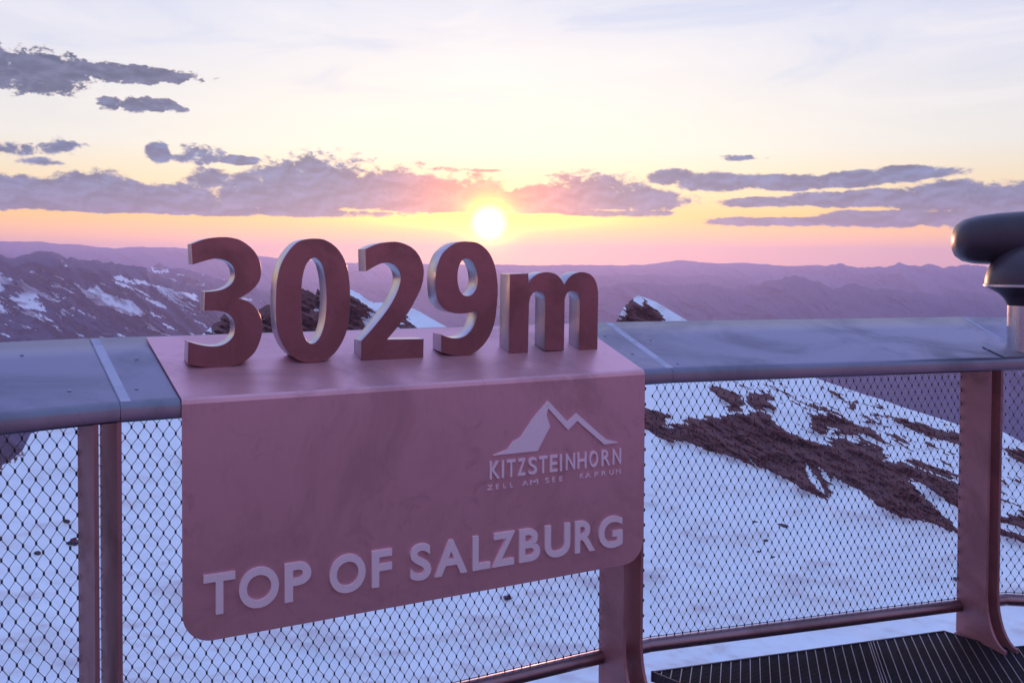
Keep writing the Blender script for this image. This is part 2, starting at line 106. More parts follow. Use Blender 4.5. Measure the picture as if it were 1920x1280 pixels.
def build_sky():
    world = bpy.data.worlds.new('World'); scene.world = world
    world.use_nodes = True
    t = world.node_tree; t.nodes.clear(); N = NT(t)
    out = N.n('ShaderNodeOutputWorld'); bg = N.n('ShaderNodeBackground')
    t.links.new(bg.outputs[0], out.inputs[0])
    tc = N.n('ShaderNodeTexCoord'); v = tc.outputs['Generated']
    sp = N.n('ShaderNodeSeparateXYZ'); t.links.new(v, sp.inputs[0])
    az = N.m('MULTIPLY', N.m('ARCTAN2', sp.outputs[0], sp.outputs[1]), 180 / math.pi)
    el = N.m('MULTIPLY', N.m('ARCSINE', sp.outputs[2]), 180 / math.pi)
    e01 = N.m('DIVIDE', el, 90.0, clamp=True)
    d = lambda x: x / 90
    west = N.ramp(e01, [(0, SKY_W[0]), (d(1.5), SKY_W[1]), (d(2.9), SKY_W[2]), (d(4.2), SKY_W[3]), (d(7), SKY_W[4]), (d(12), SKY_W[5]), (d(17), SKY_W[6]), (d(26), SKY_W[7]), (d(45), SKY_W[8]), (1, SKY_W[9])])
    east = N.ramp(e01, [(0, SKY_E[0]), (d(8), SKY_E[1]), (d(18), SKY_E[2]), (d(30), SKY_E[3]), (1, SKY_E[4])])
    back = N.mr(sp.outputs[1], -0.35, 0.45, 1.0, 0.0, smooth=True)
    sky = N.mix(back, west, east)
    # the sides of the frame are a little cooler and pinker than the sky above the sun
    dotv = N.vm('DOT_PRODUCT', v, tuple(sun_dir))
    ang = N.m('MULTIPLY', N.m('ARCCOSINE', N.m('MINIMUM', dotv, 0.9999999)), 180 / math.pi)
    cool = N.mr(N.m('ABSOLUTE', N.m('SUBTRACT', az, SUN_AZ)), 6.0, 34.0, 0.0, 1.0, smooth=True)
    sky = N.mix(N.m('MULTIPLY', cool, 0.85), sky, N.mix(1.0, sky, COOL, 'MULTIPLY'))
    # thin high veils
    veil = N.noise(N.comb(N.m('ADD', N.m('MULTIPLY', az, 0.05), N.m('MULTIPLY', el, 0.11)), N.m('SUBTRACT', N.m('MULTIPLY', el, 0.26), N.m('MULTIPLY', az, 0.035))), 1.0, 5, 0.6, 0.6)
    sky = N.mix(N.m('MULTIPLY', N.mr(veil, 0.48, 0.75, smooth=True), N.mr(el, 5, 10, 0, 0.55)), sky, VEIL)
    sky = N.mix(N.m('MULTIPLY', N.mr(veil, 0.30, 0.46, 1.0, 0.0), N.mr(el, 6, 12, 0, 0.6)), sky, VEIL_D)
    # glow round the sun, stretched along the clear strip of sky
    flat = N.m('SQRT', N.m('ADD', N.m('POWER', N.m('MULTIPLY', N.m('SUBTRACT', az, SUN_AZ), 0.08), 2.0), N.m('POWER', N.m('SUBTRACT', el, SUN_EL + 0.25), 2.0)))
    g_band = N.m('EXPONENT', N.m('MULTIPLY', N.m('POWER', flat, 2.0), -1 / 0.55 ** 2))
    g1 = N.m('EXPONENT', N.m('MULTIPLY', N.m('POWER', ang, 2.0), -1 / 1.25 ** 2))
    g2 = N.m('EXPONENT', N.m('MULTIPLY', ang, -1 / 2.6))
    g3 = N.m('EXPONENT', N.m('MULTIPLY', ang, -1 / 8.0))
    core = N.mr(ang, 1.45, 0.1, 0.0, 1.0, smooth=True)
    def scale_col(c, f): return N.mix(1.0, c, N.comb(f, f, f), 'MULTIPLY')
    # clouds: banks of cumulus low over the horizon and a dark one higher on the left
    nz1 = N.noise(N.comb(N.m('MULTIPLY', az, 0.40), N.m('MULTIPLY', el, 0.75), 3.3), 1.0, 7, 0.60, 0.25)
    nz2 = N.noise(N.comb(N.m('MULTIPLY', az, 1.3), N.m('MULTIPLY', el, 2.2), 9.1), 1.0, 6, 0.62, 0.3)
    nn = N.m('ADD', N.m('MULTIPLY', N.m('SUBTRACT', nz1, 0.5), 3.4), N.m('MULTIPLY', N.m('SUBTRACT', nz2, 0.5), 1.7))
    nn = N.m('ADD', nn, N.m('MULTIPLY', N.m('SUBTRACT', nz2, 0.5), N.mr(el, 5.5, 9.0, 0.0, 3.2)))   # the higher clouds are more torn
    acc = None
    for ci, (a0, e0, rx, ru, rd) in enumerate(TER['cl']):
        if 11 <= ci <= 25: rx, ru = rx * 1.12, ru * 1.12
        dx = N.m('MULTIPLY_ADD', az, 1 / rx, -a0 / rx)
        dy = N.m('MAXIMUM', N.m('MULTIPLY_ADD', el, 1 / ru, -e0 / ru), N.m('MULTIPLY_ADD', el, -1 / rd, e0 / rd))
        q = N.m('MULTIPLY_ADD', dx, dx, N.m('MULTIPLY', dy, dy))
        if 5 <= ci <= 7 or ci in (15, 40, 41, 42, 43): q = N.m('ADD', N.m('MULTIPLY', q, 0.6), 0.50)      # thin, broken scraps
        acc = q if acc is None else N.m('MINIMUM', acc, q)
    blob = N.m('SUBTRACT', 1.0, N.m('MINIMUM', acc, 3.0))
    dens = N.mr(N.m('ADD', blob, nn), -0.52, 0.26, smooth=True)
    # inside: puffy relief from the same noise a little lower down
    nz3 = N.noise(N.comb(N.m('MULTIPLY', az, 0.55), N.m('MULTIPLY', el, 1.15), 5.7), 1.0, 6, 0.62, 0.4)
    nz4 = N.noise(N.comb(N.m('MULTIPLY_ADD', az, 0.55, 0.10), N.m('MULTIPLY_ADD', el, 1.15, -0.30), 5.7), 1.0, 6, 0.62, 0.4)
    puff = N.mr(N.m('ADD', N.m('MULTIPLY', N.m('SUBTRACT', nz3, nz4), 1.0), N.m('MULTIPLY', nz3, 0.6)), 0.08, 0.60, smooth=True)
    cl = N.mix(puff, CL_DARK, CL_LIGHT)
    low = N.mr(el, 3.0, 6.2, 1.0, 0.0)
    cl = N.mix(N.m('MULTIPLY', low, 0.65), cl, N.mix(puff, CL_LOW_D, CL_LOW_L))
    cl = N.mix(N.mr(el, 8.0, 9.5), cl, N.mix(puff, (0.0, 0.01, 0.065), (0.09, 0.095, 0.20)))
    near = N.m('EXPONENT', N.m('MULTIPLY', N.m('POWER', ang, 2.0), -1 / 5.2 ** 2))
    cl = N.mix(N.m('MULTIPLY', near, 0.95), cl, N.mix(puff, CL_SUN_D, CL_SUN_L))
    edge = N.mr(dens, 0.20, 0.80, 1.0, 0.0)
    cl = N.mix(N.m('MULTIPLY', edge, 0.45), cl, CL_EDGE)
    glow_sky = N.mix(1.0, N.mix(1.0, sky, scale_col(G_BAND, g_band), 'ADD'), scale_col(G3, g3), 'ADD')
    tot = N.mix(N.m('MULTIPLY', dens, 0.93), glow_sky, cl)
    for c, f in ((G2, g2), (G1, g1), (CORE, core)):
        tot = N.mix(1.0, tot, scale_col(c, f), 'ADD')
    # the real atmosphere's own light as well
    ns = N.n('ShaderNodeTexSky', sky_type='NISHITA', sun_disc=False, sun_elevation=R(SUN_EL), sun_rotation=R(SUN_AZ), altitude=3000)
    tot = N.mix(1.0, tot, N.mix(1.0, ns.outputs[0], (0.03, 0.03, 0.03), 'MULTIPLY'), 'ADD')
    t.links.new(tot, bg.inputs[0]); bg.inputs[1].default_value = 1.0

SKY_W = [(1.75, 0.76, 0.28), (1.65, 0.72, 0.12), (1.38, 0.74, 0.02), (1.16, 0.85, 0.32), (1.00, 0.92, 0.68), (0.86, 0.83, 0.77), (0.71, 0.73, 0.82), (0.58, 0.66, 1.35), (0.42, 0.54, 1.10), (0.36, 0.58, 0.98)]
SKY_E = [(0.70, 0.29, 0.40), (0.66, 0.31, 0.43), (0.42, 0.38, 0.60), (0.36, 0.50, 0.82), (0.36, 0.58, 0.98)]
COOL = (0.79, 0.82, 0.98)
VEIL = (0.98, 0.90, 0.82); VEIL_D = (0.54, 0.60, 0.76)
G_BAND = (1.2, 0.9, 0.0); G3 = (0.10, 0.04, 0.0); G2 = (1.8, 0.55, 0.0); G1 = (3.6, 2.7, 0.0); CORE = (2.0, 2.0, 2.2)
CL_DARK = (0.0, 0.015, 0.11); CL_LIGHT = (0.06, 0.135, 0.35); CL_LOW_D = (0.0, 0.02, 0.16); CL_LOW_L = (0.14, 0.12, 0.34)
CL_SUN_D = (0.66, 0.06, 0.08); CL_SUN_L = (1.1, 0.26, 0.16); CL_EDGE = (1.1, 0.68, 0.42)
build_sky()
# ------------------------------------------------------------------ helpers
def tag(o, label=None, cat=None, group=None, kind=None):
    if label: o['label'] = label
    if cat: o['category'] = cat
    if group: o['group'] = group
    if kind: o['kind'] = kind
    return o

class MB:
    """collects vertices and faces for one mesh"""
    def __init__(s): s.v = []; s.f = []
    def add(s, vs, fs):
        b = len(s.v); s.v += [tuple(p) for p in vs]; s.f += [tuple(i + b for i in f) for f in fs]
    def box(s, o, ax, ay, az):
        """box from corner o with edge vectors"""
        o, ax, ay, az = map(Vector, (o, ax, ay, az))
        p = [o, o + ax, o + ax + ay, o + ay]; p += [q + az for q in p]
        s.add(p, [(0, 3, 2, 1), (4, 5, 6, 7), (0, 1, 5, 4), (1, 2, 6, 5), (2, 3, 7, 6), (3, 0, 4, 7)])
    def prism(s, rings, close_ends=True):
        """rings: equal-length closed loops of points, joined in order"""
        n = len(rings[0]); b = len(s.v)
        for r in rings: s.v += [tuple(p) for p in r]
        for k in range(len(rings) - 1):
            for i in range(n):
                j = (i + 1) % n
                s.f.append((b + k * n + i, b + k * n + j, b + (k + 1) * n + j, b + (k + 1) * n + i))
        if close_ends:
            s.f.append(tuple(b + i for i in range(n))[::-1])
            s.f.append(tuple(b + (len(rings) - 1) * n + i for i in range(n)))
    def tube(s, pts, r, sides=8, ends=True):
        pts = [Vector(p) for p in pts]; rings = []
        for i, p in enumerate(pts):
            d = (pts[min(i + 1, len(pts) - 1)] - pts[max(i - 1, 0)]).normalized()
            a = d.cross(Vector((0, 0, 1)))
            if a.length < 1e-3: a = d.cross(Vector((1, 0, 0)))
            a.normalize(); b = d.cross(a)
            rr = r[i] if isinstance(r, (list, tuple)) else r
            rings.append([p + (a * math.cos(k / sides * 2 * math.pi) + b * math.sin(k / sides * 2 * math.pi)) * rr for k in range(sides)])
        s.prism(rings, ends)
    def lathe(s, prof, c=(0, 0, 0), sides=48):
        rings = [[(c[0] + r * math.cos(k / sides * 2 * math.pi), c[1] + r * math.sin(k / sides * 2 * math.pi), c[2] + z) for k in range(sides)] for r, z in prof]
        s.prism(rings)
    def build(s, name, mat, parent=None, smooth=None, bevel=None):
        me = bpy.data.meshes.new(name)
        me.from_pydata(s.v, [], s.f)
        return finish(name, me, mat, parent, smooth, bevel)

def finish(name, me, mat, parent=None, smooth=None, bevel=None):
    import bmesh
    bm = bmesh.new(); bm.from_mesh(me)
    bmesh.ops.recalc_face_normals(bm, faces=bm.faces)
    if bevel:
        es = [e for e in bm.edges if len(e.link_faces) == 2 and e.calc_face_angle(0) > R(38)]
        bmesh.ops.bevel(bm, geom=es, offset=bevel, segments=2, affect='EDGES', clamp_overlap=True)
    bm.to_mesh(me); bm.free()
    me.materials.append(mat)
    if smooth is not None:
        me.polygons.foreach_set('use_smooth', [True] * len(me.polygons))
        me.set_sharp_from_angle(angle=R(smooth))
    o = bpy.data.objects.new(name, me); COL.objects.link(o)
    if parent: o.parent = parent
    return o

def empty(name, loc=(0, 0, 0)):
    o = bpy.data.objects.new(name, None); COL.objects.link(o); o.location = loc
    o.empty_display_size = 0.2
    return o

def hang(root):
    """after world-space building: children keep their place under a moved empty"""
    bpy.context.view_layer.update()
    for ch in root.children: ch.matrix_parent_inverse = root.matrix_world.inverted()

# ------------------------------------------------------------------ materials
def new_mat(name):
    m = bpy.data.materials.new(name); m.use_nodes = True
    N = NT(m.node_tree); b = m.node_tree.nodes['Principled BSDF']
    return m, N, b

def metal(name, col, rough=0.36, grain=(3, 3, 160), stain=0.25, metallic=1.0, blotch=2.2, bump=0.02):
    """brushed, handled stainless steel: grain, smears and blotches that belong to the sheet"""
    m, N, b = new_mat(name)
    tc = N.n('ShaderNodeTexCoord').outputs['Object']
    mp = N.n('ShaderNodeMapping'); N.put(mp.inputs[0], tc); mp.inputs['Scale'].default_value = grain
    g = N.noise(mp.outputs[0], 6.0, 3, 0.6)
    bl = N.noise(tc, blotch, 6, 0.62, 0.8)
    sm = N.noise(tc, blotch * 4.5, 5, 0.7, 1.6)
    st = N.mr(bl, 0.42, 0.68, 0, 1, smooth=True)
    st2 = N.mr(sm, 0.55, 0.72, 0, 1, smooth=True)
    dk = tuple(c * (1 - stain) for c in col)
    c = N.mix(N.m('MULTIPLY', st, 0.9), col, dk)
    c = N.mix(N.m('MULTIPLY', st2, 0.45), c, tuple(x * (1 - stain * 1.2) for x in col))
    c = N.mix(N.mr(g, 0.3, 0.7, 0.0, 0.18), c, tuple(min(1, x * 1.25) for x in col))
    N.put(b.inputs['Base Color'], c)
    b.inputs['Metallic'].default_value = metallic
    N.put(b.inputs['Roughness'], N.m('ADD', N.m('MULTIPLY', st, 0.10), N.m('ADD', N.m('MULTIPLY', g, 0.12), rough - 0.06)))
    bp = N.n('ShaderNodeBump'); bp.inputs['Strength'].default_value = bump; bp.inputs['Distance'].default_value = 0.01
    N.put(bp.inputs['Height'], N.m('ADD', g, N.m('MULTIPLY', bl, 2.0))); N.put(b.inputs['Normal'], bp.outputs[0])
    return m

M_DESK = metal('rail_top_steel', (0.22, 0.20, 0.255), 0.33, (40, 40, 3), 0.30)
M_LIP = M_DESK
M_SIGN = metal('sign_steel', (0.74, 0.38, 0.43), 0.40, (60, 60, 2), 0.34, blotch=2.0, metallic=0.6)  # red base: pink light of the eastern sky put partly into the colour
M_DIGIT_LIT = metal('digit_lit_steel', (0.46, 0.42, 0.45), 0.30, (60, 60, 4), 0.12, blotch=5)  # digit sides: same steel as the fronts, painted lighter for the sky they reflect
M_DIGIT_SHADED = metal('digit_shaded_steel', (0.36, 0.17, 0.165), 0.30, (60, 60, 4), 0.32, blotch=4)  # digit fronts: shade and reddish dusk light painted into the base colour
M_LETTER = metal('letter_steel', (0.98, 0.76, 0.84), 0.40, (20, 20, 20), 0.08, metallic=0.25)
M_POST = metal('post_steel', (0.38, 0.17, 0.19), 0.48, (30, 30, 2), 0.30, blotch=4, metallic=0.45)  # red base stands in for reflected pink dusk light on the steel
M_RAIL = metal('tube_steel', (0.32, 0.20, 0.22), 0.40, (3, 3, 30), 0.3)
M_WELD = metal('weld_steel', (0.40, 0.39, 0.47), 0.45, (30, 30, 30), 0.2, blotch=9)
M_NET = metal('net_steel', (0.16, 0.15, 0.18), 0.45, (9, 9, 9), 0.2, bump=0)
M_FERRULE = metal('ferrule_steel', (0.09, 0.09, 0.12), 0.45, (9, 9, 9), 0.2, bump=0)
M_GRATE = metal('grating_steel', (0.10, 0.085, 0.10), 0.55, (9, 9, 9), 0.3, bump=0)
M_ROD = metal('grating_rod_steel', (0.30, 0.24, 0.28), 0.45, (9, 9, 9), 0.2, bump=0)
M_SCOPE = metal('scope_paint', (0.060, 0.042, 0.060), 0.34, (4, 4, 4), 0.2, metallic=0.25, blotch=3)
M_CHROME = metal('scope_steel', (0.62, 0.58, 0.60), 0.26, (40, 40, 3), 0.15)
M_BLACK, _N, _b = new_mat('black_plastic'); _b.inputs['Base Color'].default_value = (0.01, 0.01, 0.012, 1); _b.inputs['Roughness'].default_value = 0.5

# ------------------------------------------------------------------ plan of the terrace edge (u along a section, q outward, z up; z = 0 on the fold)
A2 = Vector((-1.0735, 2.4658)); B2 = Vector((0.6022, 3.3496)); C2 = Vector((2.2214, 3.8377))
TH_L, TH_R = 0.7006, -0.1438
DESK_W, DESK_T = 0.5223, 0.1493
dL = Vector((math.cos(TH_L), math.sin(TH_L))); L2 = A2 - dL * 1.9
dR = Vector((math.cos(TH_R), math.sin(TH_R))); E2 = C2 + dR * 1.7
def nrm(a, b):
    d = (b - a).normalized(); return Vector((-d.y, d.x))
CORN = [L2, A2, B2, C2, E2]
DIRS = [(CORN[i + 1] - CORN[i]).normalized() for i in range(4)]
NORS = [Vector((-d.y, d.x)) for d in DIRS]
def miter(i, q):
    """corner i of the edge, pushed outward by q"""
    if i == 0: return CORN[0] + NORS[0] * q
    if i == 4: return CORN[4] + NORS[3] * q
    m = (NORS[i - 1] + NORS[i]).normalized()
    return CORN[i] + m * (q / m.dot(NORS[i]))
def P(sec, u, q, z):
    o = CORN[sec] + DIRS[sec] * u + NORS[sec] * q
    return Vector((o.x, o.y, DECK + z))
def V3(p, z): return Vector((p.x, p.y, DECK + z))

# ------------------------------------------------------------------ railing
railing = empty('railing', (0.2, 3.2, 0))
tag(railing, 'curved stainless steel terrace railing with wide sloping top and wire net', 'railing')
def desk_profile():
    s = DESK_T / DESK_W; r = 0.014
    pts = [(0.006, -0.050), (0.0, -0.044), (0.0, -r), (0.004, -0.005), (0.012, 0.0005 + 0.010 * s), (0.03, 0.03 * s)]
    pts += [(0.18, 0.18 * s), (0.36, 0.36 * s), (DESK_W - 0.012, (DESK_W - 0.012) * s), (DESK_W, DESK_T - 0.006), (DESK_W + 0.002, DESK_T - 0.05)]
    pts += [(DESK_W - 0.02, DESK_T - 0.055), (0.30, 0.03), (0.05, -0.035)]
    return pts
PROF = desk_profile()
for i in range(4):
    mb = MB()
    gap = 0.0006
    a = [V3(miter(i, q) + DIRS[i] * gap, z) for q, z in PROF]
    b = [V3(miter(i + 1, q) - DIRS[i] * gap, z) for q, z in PROF]
    rings = [[pa.lerp(pb, k / 6) for pa, pb in zip(a, b)] for k in range(7)]
    mb.prism(rings)
    o = mb.build('rail_top', M_DESK, railing, smooth=35)
# ground-smooth weld bands beside the joints
s_ = DESK_T / DESK_W
for i, (w0, w1) in ((1, (0.004, 0.030)), (2, (-0.018, 0.012)), (3, (-0.006, 0.008))):
    mb = MB()
    sec = i if w0 + w1 > 0 else i - 1
    dd = DIRS[i]
    qs = [0.016 + (DESK_W - 0.04) * k / 8 for k in range(9)]
    top = []; 
    for q in qs:
        p = miter(i, q)
        z = q * s_ + 0.0012
        top.append((V3(p + dd * w0, z), V3(p + dd * w1, z)))
    rings = [[l, r, r - Vector((0, 0, .0016)), l - Vector((0, 0, .0016))] for l, r in top]
    mb.prism(rings)
    mb.build('weld_seam', M_WELD, railing)
# dome-headed screws along the joints
for sec, u, q in ((1, 0.05, 0.10), (1, 0.07, 0.32), (0, 1.80, 0.12), (0, 1.74, 0.40), (2, 0.05, 0.06), (2, 0.05, 0.30), (1, 1.83, 0.17), (1, 1.83, 0.36), (2, 1.55, 0.10)):
    mb = MB(); c = P(sec, u, q, q * s_)
    mb.lathe([(0.0055, -0.002), (0.0055, 0.0012), (0.003, 0.0024)], c, 12)
    mb.build('screw', M_WELD, railing, smooth=50)
# twin-plate posts with a curved foot
QO = 0.165
def post_profile():
    pts = [(QO, -0.045), (QO, -1.215)]
    pts += [(-0.10, -1.215), (-0.10, -1.195)]
    for k in range(9):
        a = k / 8 * math.pi / 2
        pts.append((-0.10 + 0.104 * math.sin(a) ** 1.0 * (1 if k else 1), -1.195 + 0.20 * (1 - math.cos(a))))
    pts += [(0.004, -0.9), (0.004, -0.048)]
    return pts
PP = post_profile()
def post(sec, u0, u1):
    mb = MB()
    for u in (u0, u1):
        mb.prism([[P(sec, u - 0.006, q, z) for q, z in PP], [P(sec, u + 0.006, q, z) for q, z in PP]])
    mb.box(P(sec, u0 - 0.02, -0.09, -1.235), (DIRS[sec] * (u1 - u0 + 0.04)).to_3d(), (NORS[sec] * 0.25).to_3d(), (0, 0, 0.019))
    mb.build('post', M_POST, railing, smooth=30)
LL = 1.9; LM = (B2 - A2).length; LB = (C2 - B2).length
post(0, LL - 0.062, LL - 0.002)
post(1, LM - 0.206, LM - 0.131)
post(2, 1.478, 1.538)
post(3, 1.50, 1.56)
# round bottom rail and net, section by section
QN = 0.15
ZB = -1.095
for i in range(4):
    mb = MB()
    mb.tube([V3(miter(i, QN) + DIRS[i] * 0.001, ZB), V3(miter(i + 1, QN) - DIRS[i] * 0.001, ZB)], 0.026, 20)
    mb.build('bottom_rail', M_RAIL, railing, smooth=40)
def net(i):
    a, b = miter(i, QN), miter(i + 1, QN); ln = (b - a).length; d = (b - a) / ln
    z0, z1 = ZB + 0.034, -0.030
    pw, ph = 0.0347, 0.0585
    nrow = int(round((z1 - z0) / (ph / 2))); ph = (z1 - z0) / nrow * 2
    ncol = int(ln / (pw / 2)) - 1
    mb = MB(); fb = MB(); r = 0.00095
    rnd = random.Random(11 + i)
    nrm3 = (NORS[i] * 1.0).to_3d()
    jit = {}
    def knot(c, rw):                       # knots sit a little off the perfect lattice
        k = (c, rw)
        if k not in jit: jit[k] = (rnd.uniform(-.0012, .0012), rnd.uniform(-.0014, .0014))
        return jit[k]
    # wire w runs from column w to w+1 and back, touching its neighbours at the knots
    for w in range(0, ncol):
        pts = []
        for rw in range(nrow + 1):
            c = w + ((rw + w) % 2)
            jx, jz = knot(c, rw)
            pts.append((c * pw / 2 + jx + 0.004, z0 + rw * ph / 2 + jz))
        line = []
        for k in range(len(pts) - 1):
            (x0, y0), (x1, y1) = pts[k], pts[k + 1]
            for q in (0.0, 0.16, 0.5, 0.84):
                e = (0, 0.07, 0.5, 0.93)[(0.0, 0.16, 0.5, 0.84).index(q)]
                line.append((x0 + (x1 - x0) * e, y0 + (y1 - y0) * q))
        line.append(pts[-1])
        off = nrm3 * (0.0007 if w % 2 else -0.0007)
        mb.tube([Vector((a.x + d.x * x, a.y + d.y * x, DECK + z)) + off for x, z in line], r, 4, False)
    for (c, rw), (jx, jz) in jit.items():
        x = c * pw / 2 + jx + 0.004; z = z0 + rw * ph / 2 + jz
        p = Vector((a.x + d.x * x, a.y + d.y * x, DECK + z))
        h = 0.0058
        fb.tube([p - Vector((0, 0, h)), p - Vector((0, 0, h * .6)), p + Vector((0, 0, h * .6)), p + Vector((0, 0, h))], [0.0019, 0.0031, 0.0031, 0.0019], 6)
    # edge cables top and bottom
    for z in (z0 - 0.001, z1 + 0.001):
        mb.tube([Vector((a.x, a.y, DECK + z)), Vector((b.x, b.y, DECK + z))], 0.0015, 6)
    o = mb.build('wire_net', M_NET, railing, smooth=60)
    f = fb.build('net_knots', M_FERRULE, o, smooth=60); f['kind'] = 'stuff'
for i in range(4): net(i)
hang(railing)

# ------------------------------------------------------------------ grating deck
def build_deck():
    g = Vector((math.sin(R(14.5)), math.cos(R(14.5)))); h = Vector((g.y, -g.x))
    poly = []
    def pt(sec, u, q):
        o = CORN[sec] + DIRS[sec] * u + NORS[sec] * q; return o
    poly += [pt(0, 0.0, 0.165), pt(0, LL - 0.20, 0.165), pt(0, LL - 0.12, -0.12), pt(1, 0.06, -0.12), pt(1, 0.12, 0.165),
             pt(1, LM - 0.32, 0.165), pt(1, LM - 0.23, -0.05), pt(1, LM - 0.06, -0.07), pt(2, 0.06, -0.06), pt(2, -0.012, 0.17) , pt(2, 1.411, 0.17),
             pt(2, 1.512, -0.045), pt(3, 0.03, -0.05), pt(3, 0.10, 0.165), pt(3, 1.7, 0.165)]
    poly += [Vector((4.4, -2.6)), Vector((-4.4, -2.6))]
    # remove the reversal at the notch by section B
    poly[9] = pt(2, 0.0, 0.165)
    poly[8] = pt(2, 0.115, -0.06)
    def clip(o, d):
        """intervals along the line o + d*t inside the polygon"""
        ts = []
        n = Vector((-d.y, d.x))
        for i in range(len(poly)):
            p, q = poly[i], poly[(i + 1) % len(poly)]
            a, b = (p - o).dot(n), (q - o).dot(n)
            if (a > 0) != (b > 0): ts.append(((p + (q - p) * (a / (a - b))) - o).dot(d))
        ts.sort(); return [(ts[i], ts[i + 1]) for i in range(0, len(ts) - 1, 2)]
    def bars(direction, across, pitch, thick, z0, z1, lo, hi, name, mat, skip=None):
        mb = MB(); k = lo
        while k < hi:
            o = across * k
            for t0, t1 in clip(o, direction):
                if t1 - t0 < 0.01: continue
                s = o + direction * t0 - across * (thick / 2)
                mb.box((s.x, s.y, z0), (direction * (t1 - t0)).to_3d(), (across * thick).to_3d(), (0, 0, z1 - z0))
            k += pitch
        return mb
    mb = bars(h, g, 0.0115, 0.0022, -0.032, 0.0, -4, 6.0, '', None)
    e = MB()
    for i in range(len(poly)):                      # flat edge bar
        p, q = poly[i], poly[(i + 1) % len(poly)]; d = (q - p).normalized(); n = Vector((-d.y, d.x))
        e.box((p.x, p.y, -0.036), (d * (q - p).length).to_3d(), (n * -0.008).to_3d(), (0, 0, 0.040))
    mb.v += []; b = len(mb.v); mb.v += e.v; mb.f += [tuple(i + b for i in f) for f in e.f]
    deck = tag(mb.build('deck', M_GRATE), kind='structure', label='dark steel grating floor of the terrace')
    rods = bars(g, h, 0.0375, 0.0036, -0.006, 0.0025, -6, 6, '', None)
    jo = (pt(2, 1.0325, 0.17)).dot(h)
    for dx in (-0.006, 0.006):
        o = h * (jo + dx)
        for t0, t1 in clip(o, g):
            s = o + g * t0
            rods.box((s.x, s.y, -0.034), (g * (t1 - t0)).to_3d(), (h * 0.003).to_3d(), (0, 0, 0.038))
    rods.build('grating_rods', M_ROD, deck)
build_deck()

# ------------------------------------------------------------------ the altitude sign: a folded sheet over the rail, digits, letters, emblem
dM, nM = DIRS[1], NORS[1]
sign = empty('altitude_sign', (-0.2, 3.0, DECK - 0.7))
tag(sign, 'folded steel sign hung over the railing, with upright altitude digits and raised lettering', 'sign')
def sheet():
    th = 0.005; lift = 0.008; s = s_; qf = -0.012
    up = Vector((0, 0, 1))
    # mid-line of the bent sheet in (q, z), from rear edge over the fold down the face
    top = [(0.482, lift + 0.482 * s), (0.36, lift + 0.36 * s), (0.24, lift + 0.24 * s), (0.12, lift + 0.12 * s), (0.015, lift + 0.015 * s)]
    fold = [(-0.001, lift + 0.0005), (-0.0085, lift - 0.006), (qf, lift - 0.017)]
    mb = MB()
    def off(path):
        out = []
        for i, p in enumerate(path):
            a = path[max(i - 1, 0)]; b = path[min(i + 1, len(path) - 1)]
            d = Vector((b[0] - a[0], b[1] - a[1])).normalized(); n = Vector((d.y, -d.x))
            out.append((p[0] + n.x * th, p[1] + n.y * th))
        return out
    path = top + fold
    inner = off(path)
    if inner[0][1] > path[0][1]: inner = [(2 * p[0] - q[0], 2 * p[1] - q[1]) for p, q in zip(path, inner)]
    def ul(q): return 0.158 - 0.044 * max(q, 0) / 0.482
    def ur(q): return 1.757 + 0.018 * max(q, 0) / 0.482
    nu = 12
    rings = []
    for k in range(nu + 1):
        f = k / nu
        rings.append([P(1, ul(q) + (ur(q) - ul(q)) * f, q, z) for q, z in path] + [P(1, ul(q) + (ur(q) - ul(q)) * f, q, z) for q, z in inner[::-1]])
    mb.prism(rings)
    # hanging face with rounded lower corners, starting where the fold ends
    zt, zb, r = path[-1][1], -0.694, 0.085
    out = [(0.158, zt), (1.757, zt)]
    for cx, a0 in ((1.757 - r, 0), (0.158 + r, -90)):
        for k in range(13):
            a = R(a0 - 90 * k / 12); out.append((cx + r * math.cos(a), zb + r + r * math.sin(a)))
    mb.prism([[P(1, u, qf, z) for u, z in out], [P(1, u, qf + th, z) for u, z in out]])
    return mb
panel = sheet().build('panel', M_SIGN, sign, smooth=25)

def glyph_mesh(splines, depth, bevel=0.0):
    cu = bpy.data.curves.new('outline', 'CURVE'); cu.dimensions = '2D'; cu.fill_mode = 'BOTH'
    cu.extrude = depth / 2; cu.bevel_depth = bevel; cu.bevel_resolution = 1
    if bevel: cu.offset = -bevel
    for pts in splines:
        sp = cu.splines.new('POLY'); sp.points.add(len(pts) - 1); sp.use_cyclic_u = True
        for p, (x, y) in zip(sp.points, pts): p.co = (x, y, 0, 1)
    return curve_to_mesh(cu)
def curve_to_mesh(cu):
    ob = bpy.data.objects.new('outline', cu); COL.objects.link(ob)
    dg = bpy.context.evaluated_depsgraph_get(); dg.update()
    me = bpy.data.meshes.new_from_object(ob.evaluated_get(dg))
    bpy.data.objects.remove(ob); bpy.data.curves.remove(cu)
    return me
def smooth_loop(pts, sub=7):
    """Catmull-Rom through the traced points, keeping the marked corners sharp"""
    n = len(pts); out = []
    for i in range(n):
        p0, p1, p2, p3 = (Vector(pts[(i + k) % n][:2]) for k in (-1, 0, 1, 2))
        c1, c2 = pts[i][2], pts[(i + 1) % n][2]
        if c1 and c2: out.append(tuple(p1)); continue
        if c1: p0 = p1 - (p2 - p1) * 0.4 - ((p2 - p1) - (p3 - p2)) * 0.25
        if c2: p3 = p2 + (p2 - p1) * 0.4 + ((p2 - p1) - (p1 - p0)) * 0.25
        for k in range(sub):
            t = k / sub
            q = 0.5 * ((2 * p1) + (p2 - p0) * t + (2 * p0 - 5 * p1 + 4 * p2 - p3) * t * t + (3 * p1 - p0 - 3 * p2 + p3) * t ** 3)
            out.append(tuple(q))
    return out
